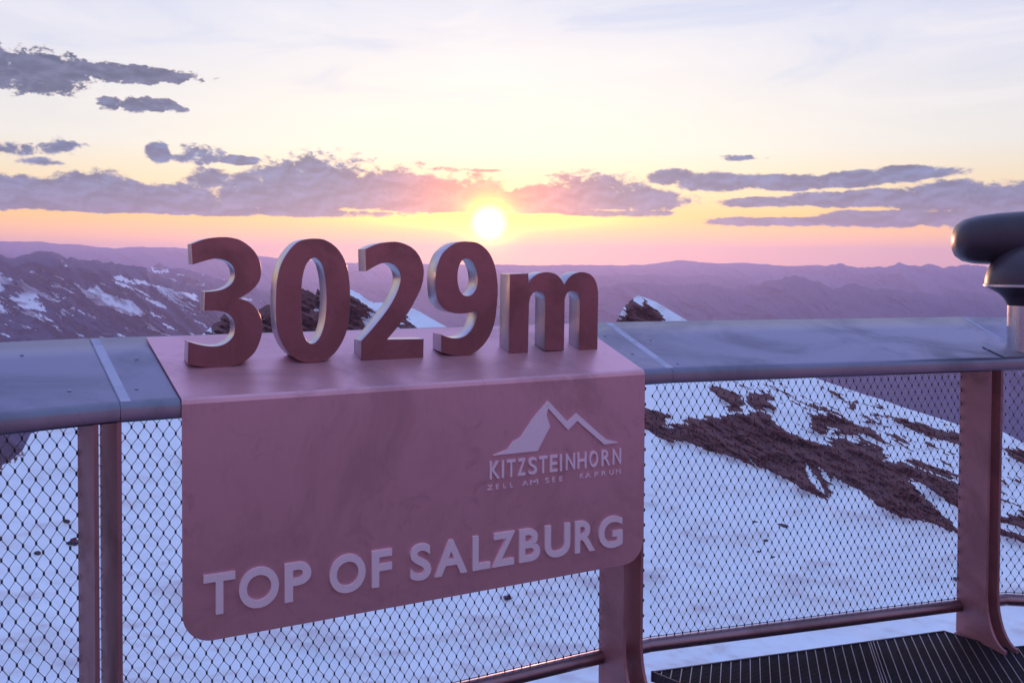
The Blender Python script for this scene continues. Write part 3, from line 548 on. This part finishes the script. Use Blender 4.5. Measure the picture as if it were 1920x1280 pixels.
def place_flat(me, q_front, depth):
    """mesh drawn in the x-y plane (x = u, y = z) -> upright in the sign's plane, front at q_front, body behind it"""
    n = len(me.vertices); co = np.empty(n * 3, np.float32); me.vertices.foreach_get('co', co); co = co.reshape(-1, 3)
    u, z, w = co[:, 0], co[:, 1], co[:, 2]
    q = q_front + depth / 2 - w
    new = np.stack([A2.x + dM.x * u + nM.x * q, A2.y + dM.y * u + nM.y * q, DECK + z], 1)
    me.vertices.foreach_set('co', new.astype(np.float32).ravel()); me.update()
QD, DD = 0.2046, 0.078
LABEL_D = {'3': 'upright steel digit 3', '0': 'upright steel digit 0', '2': 'upright steel digit 2', '9': 'upright steel digit 9', 'm': 'lower upright steel letter m'}
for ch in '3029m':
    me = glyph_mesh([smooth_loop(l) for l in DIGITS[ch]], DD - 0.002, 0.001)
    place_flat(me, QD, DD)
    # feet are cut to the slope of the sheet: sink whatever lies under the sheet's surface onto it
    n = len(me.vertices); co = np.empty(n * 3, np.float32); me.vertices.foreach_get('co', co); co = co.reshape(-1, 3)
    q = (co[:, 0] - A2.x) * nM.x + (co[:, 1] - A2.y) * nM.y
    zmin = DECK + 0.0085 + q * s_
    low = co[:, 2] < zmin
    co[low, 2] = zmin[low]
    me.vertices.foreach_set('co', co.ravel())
    o = finish('unit_letter' if ch == 'm' else 'digit', me, M_DIGIT_SHADED, sign, smooth=28)
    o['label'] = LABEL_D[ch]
    o.data.materials.append(M_DIGIT_LIT)          # same steel; the sky's brightness on the sides is put into the colour
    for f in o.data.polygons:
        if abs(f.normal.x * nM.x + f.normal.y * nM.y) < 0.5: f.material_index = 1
def text_mesh(ch, bold, depth):
    cu = bpy.data.curves.new('letter', 'FONT'); cu.body = ch; cu.size = 1.0; cu.offset = bold; cu.extrude = depth / 2; cu.resolution_u = 6
    return curve_to_mesh(cu)
def letters(rows, bold, depth, name, mat, over):
    for ch, u0, u1, z0, z1 in rows:
        me = text_mesh(ch, bold, depth)
        n = len(me.vertices); co = np.empty(n * 3, np.float32); me.vertices.foreach_get('co', co); co = co.reshape(-1, 3)
        ov = over if ch in 'OSG' else (over if ch == 'U' else 0)
        lo, hi = z0 - ov, z1 + (0 if ch == 'U' else ov)
        x0, x1 = co[:, 0].min(), co[:, 0].max(); y0, y1 = co[:, 1].min(), co[:, 1].max()
        co[:, 0] = u0 + (co[:, 0] - x0) / (x1 - x0) * (u1 - u0)
        co[:, 1] = lo + (co[:, 1] - y0) / (y1 - y0) * (hi - lo)
        me.vertices.foreach_set('co', co.ravel())
        place_flat(me, -0.012 - depth, depth)
        o = finish(name, me, mat, sign, smooth=30)
        o['label'] = 'raised letter ' + ch
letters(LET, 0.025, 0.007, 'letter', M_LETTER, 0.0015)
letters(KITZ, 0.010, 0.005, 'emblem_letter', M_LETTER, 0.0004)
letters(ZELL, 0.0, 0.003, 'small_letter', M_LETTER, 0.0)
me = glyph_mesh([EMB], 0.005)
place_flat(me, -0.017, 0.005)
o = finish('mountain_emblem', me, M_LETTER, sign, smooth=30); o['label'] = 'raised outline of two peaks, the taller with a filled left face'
hang(sign)

# ------------------------------------------------------------------ viewing telescope on the rail
def telescope():
    base_q, base_u = 0.118, 0.035
    o2 = CORN[3] + DIRS[3] * base_u + NORS[3] * base_q
    c = Vector((o2.x, o2.y, DECK + base_q * s_))
    t = empty('viewing_telescope', c)
    tag(t, 'dark viewing telescope with rounded barrel on a steel pillar at the right edge', 'telescope')
    r = 0.088
    mb = MB(); mb.lathe([(r, -0.03), (r, 0.005), (r, 0.187)], c); mb.build('pillar', M_CHROME, t, smooth=40)
    mb = MB(); mb.lathe([(r + 0.002, 0.186), (r + 0.006, 0.200), (r + 0.016, 0.218), (r + 0.034, 0.236), (r + 0.060, 0.252), (r + 0.088, 0.266)], c); mb.build('collar', M_SCOPE, t, smooth=40)
    mb = MB(); mb.lathe([(r + 0.093, 0.266), (r + 0.097, 0.269), (r + 0.097, 0.278), (r + 0.093, 0.281)], c); mb.build('ring', M_CHROME, t, smooth=50)
    R0 = r + 0.092
    prof = [(R0, 0.281)]
    for k in range(1, 15):
        a = k / 14 * math.pi / 2
        prof.append((max(R0 * math.cos(a), 0.002), 0.281 + 0.175 * math.sin(a)))
    mb = MB(); mb.lathe(prof, c); mb.build('housing', M_SCOPE, t, smooth=60)
    # barrel: rounded, slightly flattened tube lying across the housing
    ax = Vector((-0.985, 0.17, 0.0)).normalized(); side = Vector((ax.y, -ax.x, 0))
    mb = MB(); rings = []
    Lh, ra, rb = 0.31, 0.135, 0.116
    stations = [(-Lh, .02), (-Lh * .985, .42), (-Lh * .94, .66), (-Lh * .85, .84), (-Lh * .7, .94), (-Lh * .4, 1), (0, 1.03), (Lh * .4, 1.0), (Lh * .7, .93), (Lh * .85, .82), (Lh * .94, .64), (Lh * .985, .42), (Lh, .02)]
    cc = c + Vector((0.04, 0.10, 0.487))
    for x, s in stations:
        ring = []
        for k in range(40):
            a = k / 40 * 2 * math.pi
            ca, sa = math.cos(a), math.sin(a)
            e = 0.80
            yy = math.copysign(abs(ca) ** e, ca) * ra * s; zz = math.copysign(abs(sa) ** e, sa) * rb * s
            ring.append(cc + ax * x + side * yy + Vector((0, 0, zz - 0.05 * x)))
        rings.append(ring)
    mb.prism(rings); mb.build('barrel', M_SCOPE, t, smooth=60)
    # coin lock and base slot
    d = Vector((-0.25, -0.97, 0)).normalized()
    mb = MB(); p = c + d * (r - 0.002) + Vector((0, 0, 0.145)); mb.tube([p, p + d * 0.006], 0.014, 16); mb.build('lock', M_BLACK, t, smooth=40)
    mb = MB()
    mb.box(P(2, LB - 0.135, 0.012, 0.012 * s_ + 0.0005), (DIRS[2] * 0.13).to_3d(), Vector((NORS[2].x * .12, NORS[2].y * .12, .12 * s_)), (0, 0, 0.004))
    mb.build('base_plate', M_DESK, t)
    hang(t)
telescope()

# ------------------------------------------------------------------ landscape
def vnoise(x, y, seed=0):
    xi = np.floor(x).astype(np.int64); yi = np.floor(y).astype(np.int64)
    fx = x - xi; fy = y - yi
    fx = fx * fx * fx * (fx * (fx * 6 - 15) + 10); fy = fy * fy * fy * (fy * (fy * 6 - 15) + 10)
    def h(a, b):
        n = (a * 374761393 + b * 668265263 + seed * 974634541) & 0xFFFFFFFF
        n = ((n ^ (n >> 13)) * 1274126177) & 0xFFFFFFFF
        return ((n ^ (n >> 16)) & 0xFFFFFF) / float(0xFFFFFF)
    return (h(xi, yi) * (1 - fx) + h(xi + 1, yi) * fx) * (1 - fy) + (h(xi, yi + 1) * (1 - fx) + h(xi + 1, yi + 1) * fx) * fy
def fbm(x, y, octv=5, seed=0, gain=0.5):
    s = 0; a = 1; t = 0
    for k in range(octv):
        s = s + a * (vnoise(x, y, seed + k * 17) - 0.5) * 2; t += a
        x = x * 2.03 + 3.1; y = y * 2.03 + 1.7; a *= gain
    return s / t
def ridged(x, y, octv=5, seed=0):
    s = 0; a = 1; t = 0
    for k in range(octv):
        s = s + a * (1 - np.abs(vnoise(x, y, seed + k * 17) * 2 - 1)); t += a
        x = x * 2.07 + 1.3; y = y * 2.07 + 5.1; a *= 0.5
    return s / t
def inside(poly, X, Y):
    poly = np.array(poly); res = np.zeros(X.shape, bool)
    (x0, y0), (x1, y1) = poly.min(0), poly.max(0)
    m = (X >= x0) & (X <= x1) & (Y >= y0) & (Y <= y1)
    if not m.any(): return res
    x = X[m]; y = Y[m]; c = np.zeros(x.shape, bool)
    for i in range(len(poly)):
        (ax, ay), (bx, by) = poly[i], poly[i - 1]
        if ay == by: continue
        k = (ay > y) != (by > y)
        c ^= k & (x < (bx - ax) * (y - ay) / (by - ay) + ax)
    res[m] = c; return res
def grid_mesh(name, X, Y, Z, attrs, mat, kind='structure'):
    nr, nc = X.shape; n = nr * nc
    me = bpy.data.meshes.new(name)
    me.vertices.add(n)
    me.vertices.foreach_set('co', np.stack([X, Y, Z], -1).astype(np.float32).ravel())
    i = np.arange(n).reshape(nr, nc)
    q = np.stack([i[:-1, :-1], i[:-1, 1:], i[1:, 1:], i[1:, :-1]], -1).reshape(-1, 4)
    me.loops.add(q.size); me.loops.foreach_set('vertex_index', q.astype(np.int32).ravel())
    me.polygons.add(len(q)); me.polygons.foreach_set('loop_start', np.arange(0, q.size, 4, dtype=np.int32))
    me.polygons.foreach_set('use_smooth', np.ones(len(q), bool))
    me.update(calc_edges=True)
    for k, v in attrs.items():
        at = me.attributes.new(k, 'FLOAT', 'POINT'); at.data.foreach_set('value', v.astype(np.float32).ravel())
    me.materials.append(mat)
    o = bpy.data.objects.new(name, me); COL.objects.link(o); o['kind'] = kind
    return o
def prof(line, az):
    l = sorted(line); return np.interp(az, [p[0] for p in l], [p[1] for p in l])
def polar(az, el, r):
    a = np.radians(az); return r * np.sin(a), r * np.cos(a), CAM_Z + r * np.tan(np.radians(el))

def ground_mat(name, rock_a, rock_b, snow, scale, streak=False, bump=0.6):
    m, N, b = new_mat(name)
    tc = N.n('ShaderNodeTexCoord').outputs['Object']
    at = N.n('ShaderNodeAttribute', attribute_name='rock').outputs['Fac']
    n1 = N.noise(tc, scale, 8, 0.65); n2 = N.noise(tc, scale * 7, 6, 0.65)
    rk = N.mix(N.mr(n1, 0.35, 0.65), rock_a, rock_b)
    rk = N.mix(N.mr(n2, 0.45, 0.75, 0, 0.35), rk, tuple(c * 0.5 for c in rock_a))
    sn = N.mix(N.mr(n1, 0.35, 0.7, 0.0, 0.5), snow, tuple(c * 0.9 for c in snow))
    f = N.mr(N.m('ADD', at, N.m('MULTIPLY', N.m('SUBTRACT', n2, 0.5), 0.5)), 0.42, 0.58, smooth=True)
    N.put(b.inputs['Base Color'], N.mix(f, sn, rk))
    b.inputs['Roughness'].default_value = 0.75; b.inputs['Specular IOR Level'].default_value = 0.15
    bp = N.n('ShaderNodeBump'); N.put(bp.inputs['Strength'], N.m('MULTIPLY_ADD', f, bump, 0.012)); bp.inputs['Distance'].default_value = 6 / scale / 10
    N.put(bp.inputs['Height'], N.m('ADD', n1, N.m('MULTIPLY', n2, 0.35))); N.put(b.inputs['Normal'], bp.outputs[0])
    return m
M_NEAR = ground_mat('snow_and_rock', (0.10, 0.034, 0.040), (0.17, 0.060, 0.060), (0.80, 0.84, 0.89), 0.12, bump=0.28)
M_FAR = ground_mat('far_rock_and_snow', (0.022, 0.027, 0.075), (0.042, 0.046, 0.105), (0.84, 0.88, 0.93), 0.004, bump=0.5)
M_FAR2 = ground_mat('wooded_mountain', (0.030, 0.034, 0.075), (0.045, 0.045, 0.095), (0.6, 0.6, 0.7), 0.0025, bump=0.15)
M_VAL, _N, _b = new_mat('valley_floor'); _b.inputs['Base Color'].default_value = (0.05, 0.05, 0.07, 1); _b.inputs['Roughness'].default_value = 0.9

def near_r(az, el):
    a = np.maximum(-el, 0.4)
    r0 = (62 + np.clip(a - 7, 0, 40) * 2.2) / np.tan(np.radians(a))
    cap = 430 + np.maximum(9 - a, 0) * 14
    k = 60.0
    return -k * np.log(np.exp(-np.clip(r0, 0, 4000) / k) + np.exp(-cap / k))
def snowfield():
    az = np.concatenate([np.arange(-85, -31, 0.6), np.arange(-31, 31.01, 0.047), np.arange(31.6, 85, 0.6)])
    crest = prof(TER['crest'], az)
    rough = np.abs(fbm(az * 2.2, az * 0, 5, 3, 0.62))
    isrock = np.interp(az, [-20, -18, -9, -8, 6.3, 6.6, 8.0, 8.4], [0, 1, 1, 0, 0, 1, 1, 0])
    crest = crest + isrock * fbm(az * 4.5, az * 0 + 3, 4, 8, 0.6) * 0.14 + fbm(az * 0.8, az * 0, 3, 5) * 0.04
    s = np.concatenate([np.linspace(0, 23, 420), np.linspace(23.6, 66, 46)])
    AZ, S = np.meshgrid(az, s); EL = crest[None, :] - S
    r = near_r(AZ, EL)
    # the rock and the snow on it
    cst = EL + 0.45 * AZ                                  # the strata run down to the right
    wa = fbm(cst * 3.6, AZ * 0.45, 5, 21, 0.66)
    wx = AZ + wa * 0.85 + fbm(AZ * 6, EL * 9, 3, 22) * 0.05
    wy = EL - 0.42 * wa * 0.85 + fbm(AZ * 4 + 40, EL * 7, 4, 31, 0.6) * 0.10
    rock = np.zeros(AZ.shape, bool)
    for p in TER['rocks']: rock |= inside(p, wx, wy)
    # scattered ribs showing through the snow beside the band
    rib = fbm(AZ * 0.55, cst * 5.0, 5, 77, 0.62)
    zone = np.clip(1 - np.abs((AZ - 22) / 12), 0, 1) * np.clip(1 - np.abs((EL - crest[None, :] + 1.9) / 1.9), 0, 1) * (AZ > 10)
    rock |= (rib + zone * 0.30 > 0.50) & (zone > 0.05)
    for p in TER['snow']: rock &= ~inside(p, wx * 0.6 + AZ * 0.4, wy * 0.6 + EL * 0.4)
    rk = rock.astype(float)
    sm = rk.copy()
    for _ in range(4):
        sm = (sm + np.roll(sm, 1, 0) + np.roll(sm, -1, 0) + np.roll(sm, 1, 1) + np.roll(sm, -1, 1)) / 5
    sw = fbm(AZ * 0.16, EL * 0.34, 4, 41) * 0.040 + fbm(AZ * 0.5 + EL * 0.3, EL * 1.3, 3, 45) * 0.008
    rg = (ridged(cst * 2.2, AZ * 0.6, 6, 51) - 0.55) * 0.030 + fbm(AZ * 4, cst * 8, 4, 55) * 0.006
    fade = np.clip(S / 0.4, 0.15, 1)
    r = r * (1 + sw - sm * (0.012 - rg * 1.0) * fade)
    X, Y, Z = polar(AZ, EL, r)
    # far side of the crest, falling away from the terrace
    rows = []
    for k in range(1, 9):
        rr = r[0] + k * 14.0
        zz = Z[0] - (k * 14.0) * (0.55 + 0.05 * k) - 1.0
        rows.append((rr * np.sin(np.radians(az)), rr * np.cos(np.radians(az)), zz))
    X = np.vstack([np.stack([q[0] for q in rows[::-1]]), X]); Y = np.vstack([np.stack([q[1] for q in rows[::-1]]), Y]); Z = np.vstack([np.stack([q[2] for q in rows[::-1]]), Z])
    rk = np.vstack([np.repeat(rk[:1] * 0 + isrock, 8, 0), rk])
    o = grid_mesh('snowfield', X, Y, Z, {'rock': rk}, M_NEAR)
    o['label'] = 'blue-shadowed snow slope with dark rock bands and peaks beyond the railing'
snowfield()

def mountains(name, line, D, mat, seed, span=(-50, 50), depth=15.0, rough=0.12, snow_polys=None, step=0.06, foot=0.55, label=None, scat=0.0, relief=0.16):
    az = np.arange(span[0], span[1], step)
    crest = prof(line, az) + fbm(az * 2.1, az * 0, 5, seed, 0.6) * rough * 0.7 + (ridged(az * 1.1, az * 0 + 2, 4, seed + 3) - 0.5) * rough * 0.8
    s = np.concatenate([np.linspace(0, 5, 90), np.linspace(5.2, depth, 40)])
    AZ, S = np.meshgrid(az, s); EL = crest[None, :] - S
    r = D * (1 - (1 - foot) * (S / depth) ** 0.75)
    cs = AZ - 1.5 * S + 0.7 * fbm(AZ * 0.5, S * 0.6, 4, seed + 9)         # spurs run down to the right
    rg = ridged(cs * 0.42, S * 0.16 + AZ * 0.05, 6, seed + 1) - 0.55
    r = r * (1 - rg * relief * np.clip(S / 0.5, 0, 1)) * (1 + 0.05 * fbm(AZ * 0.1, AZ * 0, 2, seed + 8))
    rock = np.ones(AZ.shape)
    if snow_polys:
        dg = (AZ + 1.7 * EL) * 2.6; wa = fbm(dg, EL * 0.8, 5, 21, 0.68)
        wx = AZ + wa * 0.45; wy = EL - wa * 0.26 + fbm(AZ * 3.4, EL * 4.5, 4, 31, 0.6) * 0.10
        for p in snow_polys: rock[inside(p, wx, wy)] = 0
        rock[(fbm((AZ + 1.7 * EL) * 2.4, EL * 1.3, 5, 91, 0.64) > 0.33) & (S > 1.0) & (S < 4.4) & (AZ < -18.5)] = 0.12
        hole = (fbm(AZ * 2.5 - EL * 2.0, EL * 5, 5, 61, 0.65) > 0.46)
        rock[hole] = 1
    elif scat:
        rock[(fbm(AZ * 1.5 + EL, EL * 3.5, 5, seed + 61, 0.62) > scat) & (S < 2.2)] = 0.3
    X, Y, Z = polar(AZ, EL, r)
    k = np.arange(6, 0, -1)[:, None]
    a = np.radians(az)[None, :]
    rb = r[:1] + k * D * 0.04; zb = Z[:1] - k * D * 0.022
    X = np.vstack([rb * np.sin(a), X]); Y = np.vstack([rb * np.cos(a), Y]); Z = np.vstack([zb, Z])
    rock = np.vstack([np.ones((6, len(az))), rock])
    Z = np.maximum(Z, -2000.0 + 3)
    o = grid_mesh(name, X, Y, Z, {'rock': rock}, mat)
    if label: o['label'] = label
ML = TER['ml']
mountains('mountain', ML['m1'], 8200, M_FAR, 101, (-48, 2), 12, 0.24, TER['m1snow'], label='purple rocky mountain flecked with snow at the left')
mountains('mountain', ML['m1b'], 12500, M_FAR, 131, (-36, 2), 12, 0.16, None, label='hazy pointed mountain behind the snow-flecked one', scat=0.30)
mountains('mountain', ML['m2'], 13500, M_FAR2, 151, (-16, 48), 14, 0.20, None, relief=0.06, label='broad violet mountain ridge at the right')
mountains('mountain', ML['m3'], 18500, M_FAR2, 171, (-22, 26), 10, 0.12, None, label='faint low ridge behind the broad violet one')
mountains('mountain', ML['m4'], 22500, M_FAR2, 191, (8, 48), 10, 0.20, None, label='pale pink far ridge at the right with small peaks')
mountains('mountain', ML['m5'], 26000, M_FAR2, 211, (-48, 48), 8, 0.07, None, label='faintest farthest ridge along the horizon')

def valley():
    mb = MB(); n = 64; rings = [0, 3000, 9000, 29500]
    V = [(0, 0, -2000)]; F = []
    for r in rings[1:]:
        for k in range(n): V.append((r * math.cos(k / n * 2 * math.pi), r * math.sin(k / n * 2 * math.pi), -2000))
    for k in range(n): F.append((0, 1 + k, 1 + (k + 1) % n))
    for j in range(2):
        for k in range(n):
            a, b = 1 + j * n + k, 1 + j * n + (k + 1) % n
            F.append((a, a + n, b + n, b))
    mb.add(V, F)
    tag(mb.build('ground', M_VAL), kind='structure', label='dim valley floor far below')
valley()

# small things lying on the glacier
def on_snow(az, el):
    r = float(near_r(np.array([az]), np.array([el]))[0])
    sw = float(fbm(np.array([az * 0.16]), np.array([el * 0.34]), 4, 41)[0]) * 0.040 + float(fbm(np.array([az * 0.5 + el * 0.3]), np.array([el * 1.3]), 3, 45)[0]) * 0.008
    r *= 1 + sw
    x, y, z = polar(np.array([az]), np.array([el]), np.array([r])); return Vector((float(x[0]), float(y[0]), float(z[0])))
M_ROCK, N_, b_ = new_mat('boulder'); N_.put(b_.inputs['Base Color'], N_.mix(N_.noise(None, 1.3, 6, .6), (0.03, 0.025, 0.035), (0.11, 0.07, 0.07))); b_.inputs['Roughness'].default_value = 0.9
def boulder(az, el, sx, sz, seed, label):
    import bmesh
    rnd = random.Random(seed); c = on_snow(az, el)
    bm = bmesh.new(); bmesh.ops.create_icosphere(bm, subdivisions=3, radius=1)
    off = [Vector((rnd.uniform(-1, 1), rnd.uniform(-1, 1), rnd.uniform(-1, 1))).normalized() for _ in range(9)]
    for v in bm.verts:
        d = max(0.25, 1.0 + 0.35 * sum(max(0, v.co.normalized().dot(o) - 0.55) * (1 if i % 2 else -1.4) for i, o in enumerate(off)))
        v.co = Vector((v.co.x * sx * d * (1.25 if v.co.x > 0 else .8), v.co.y * sx * .7 * d, v.co.z * sz * d))
    me = bpy.data.meshes.new('boulder'); bm.to_mesh(me); bm.free(); me.materials.append(M_ROCK)
    o = bpy.data.objects.new('boulder', me); COL.objects.link(o); o.location = c + Vector((0, 0, sz * .2)); o.rotation_euler = (0, 0.12 * rnd.uniform(-1, 1), rnd.uniform(-.3, .3))
    tag(o, label, 'rock', 'rocks lying on the snow')
K = TER['small']['rock']
for i, (sx, sz, lb) in enumerate([(1.1, .62, 'small dark rock on the snow beside the left railing posts'), (1.05, .6, 'lone dark rock on the snow at the far left, lowest of the left ones'),
        (1.5, .45, 'flat black rock alone on the snow below the dark rock band'), (1.2, .42, 'dark rock on the snow close to the right railing post'),
        (0.9, .35, 'thin rock speck under the flat black rock, middle of the loose cluster'), (0.9, .3, 'faint rock speck highest in the loose cluster seen through the net'),
        (0.75, .3, 'faint rock speck lowest left in the loose cluster seen through the net'), (0.75, .3, 'faint rock speck lowest right in the loose cluster seen through the net')]):
    boulder(K[i][0], K[i][1], sx, sz, 5 + i, lb)
M_CABIN, N_, b_ = new_mat('cabin_red'); N_.put(b_.inputs['Base Color'], N_.mix(N_.noise(None, 2.0, 4), (0.13, 0.03, 0.05), (0.09, 0.02, 0.04))); b_.inputs['Roughness'].default_value = 0.6
M_TRACK, N_, b_ = new_mat('track_rubber'); b_.inputs['Base Color'].default_value = (0.02, 0.02, 0.035, 1); b_.inputs['Roughness'].default_value = 0.7
M_WIN, N_, b_ = new_mat('cab_glass'); b_.inputs['Base Color'].default_value = (0.03, 0.03, 0.05, 1); b_.inputs['Roughness'].default_value = 0.1
def groomer(az, el, rz, s, label):
    """tracked snow vehicle: two tracks, body, glazed cab, front blade"""
    c = on_snow(az, el); t = empty('snow_groomer', c)
    tag(t, label, 'snow vehicle', 'snow vehicles on the glacier')
    d = Vector((math.cos(rz), math.sin(rz), 0)); n = Vector((-d.y, d.x, 0)); up = Vector((0, 0, 1))
    def bx(mb, x0, x1, y0, y1, z0, z1): mb.box(c + d * x0 * s + n * y0 * s + up * z0 * s, d * (x1 - x0) * s, n * (y1 - y0) * s, up * (z1 - z0) * s)
    for y in (-1.0, 0.35):
        mb = MB(); prof_ = [(-1.3, .25), (-1.1, .02), (1.0, .02), (1.3, .28), (1.15, .55), (-1.15, .55)]
        mb.prism([[c + d * x * s + n * yy * s + up * z * s for x, z in prof_] for yy in (y, y + .65)])
        mb.build('track', M_TRACK, t)
    mb = MB(); bx(mb, -1.25, 0.1, -.75, .75, .56, .95); mb.build('body', M_CABIN, t, bevel=.05 * s)
    mb = MB(); prof_ = [(0.1, .56), (1.0, .56), (.85, .9), (.6, 1.45), (.15, 1.5)]
    mb.prism([[c + d * x * s + n * y * s + up * z * s for x, z in prof_] for y in (-.7, .7)]); cab = mb.build('cab', M_CABIN, t)
    mb = MB(); prof_ = [(0.97, .68), (.86, .93), (.64, 1.38), (.66, 1.40), (.90, .95), (1.0, .70)]
    mb.prism([[c + d * x * s + n * y * s + up * z * s for x, z in prof_] for y in (-.6, .6)]); mb.build('windscreen', M_WIN, cab)
    mb = MB(); bx(mb, 1.45, 1.55, -1.2, 1.2, .1, .6); bx(mb, 1.2, 1.45, -.1, .1, .2, .4); mb.build('blade', M_TRACK, t)
    hang(t); return t
(h0, h1) = TER['small']['hut']
groomer(h1[0], h1[1] - 0.15, R(20), 0.78, 'tiny dark red tracked vehicle on the snow just under the sign')
groomer(h0[0], h0[1] - 0.15, R(160), 1.15, 'tiny dark red tracked vehicle on the snow against the left railing posts')

# ------------------------------------------------------------------ haze
def haze():
    mb = MB(); S = 30000
    mb.box((-S, -S, -2001.5), (2 * S, 0, 0), (0, 2 * S, 0), (0, 0, 2001.5 + HAZE_TOP))
    m = bpy.data.materials.new('haze_air'); m.use_nodes = True
    t = m.node_tree; t.nodes.clear()
    out = t.nodes.new('ShaderNodeOutputMaterial'); v = t.nodes.new('ShaderNodeVolumePrincipled')
    v.inputs['Color'].default_value = HAZE_COL; v.inputs['Density'].default_value = HAZE_D; v.inputs['Anisotropy'].default_value = HAZE_G
    t.links.new(v.outputs[0], out.inputs['Volume'])
    o = mb.build('haze', m); tag(o, kind='stuff')
HAZE_TOP = 540.0; HAZE_D = 0.52e-4; HAZE_G = 0.58; HAZE_COL = (0.70, 0.62, 1.0, 1)
haze()
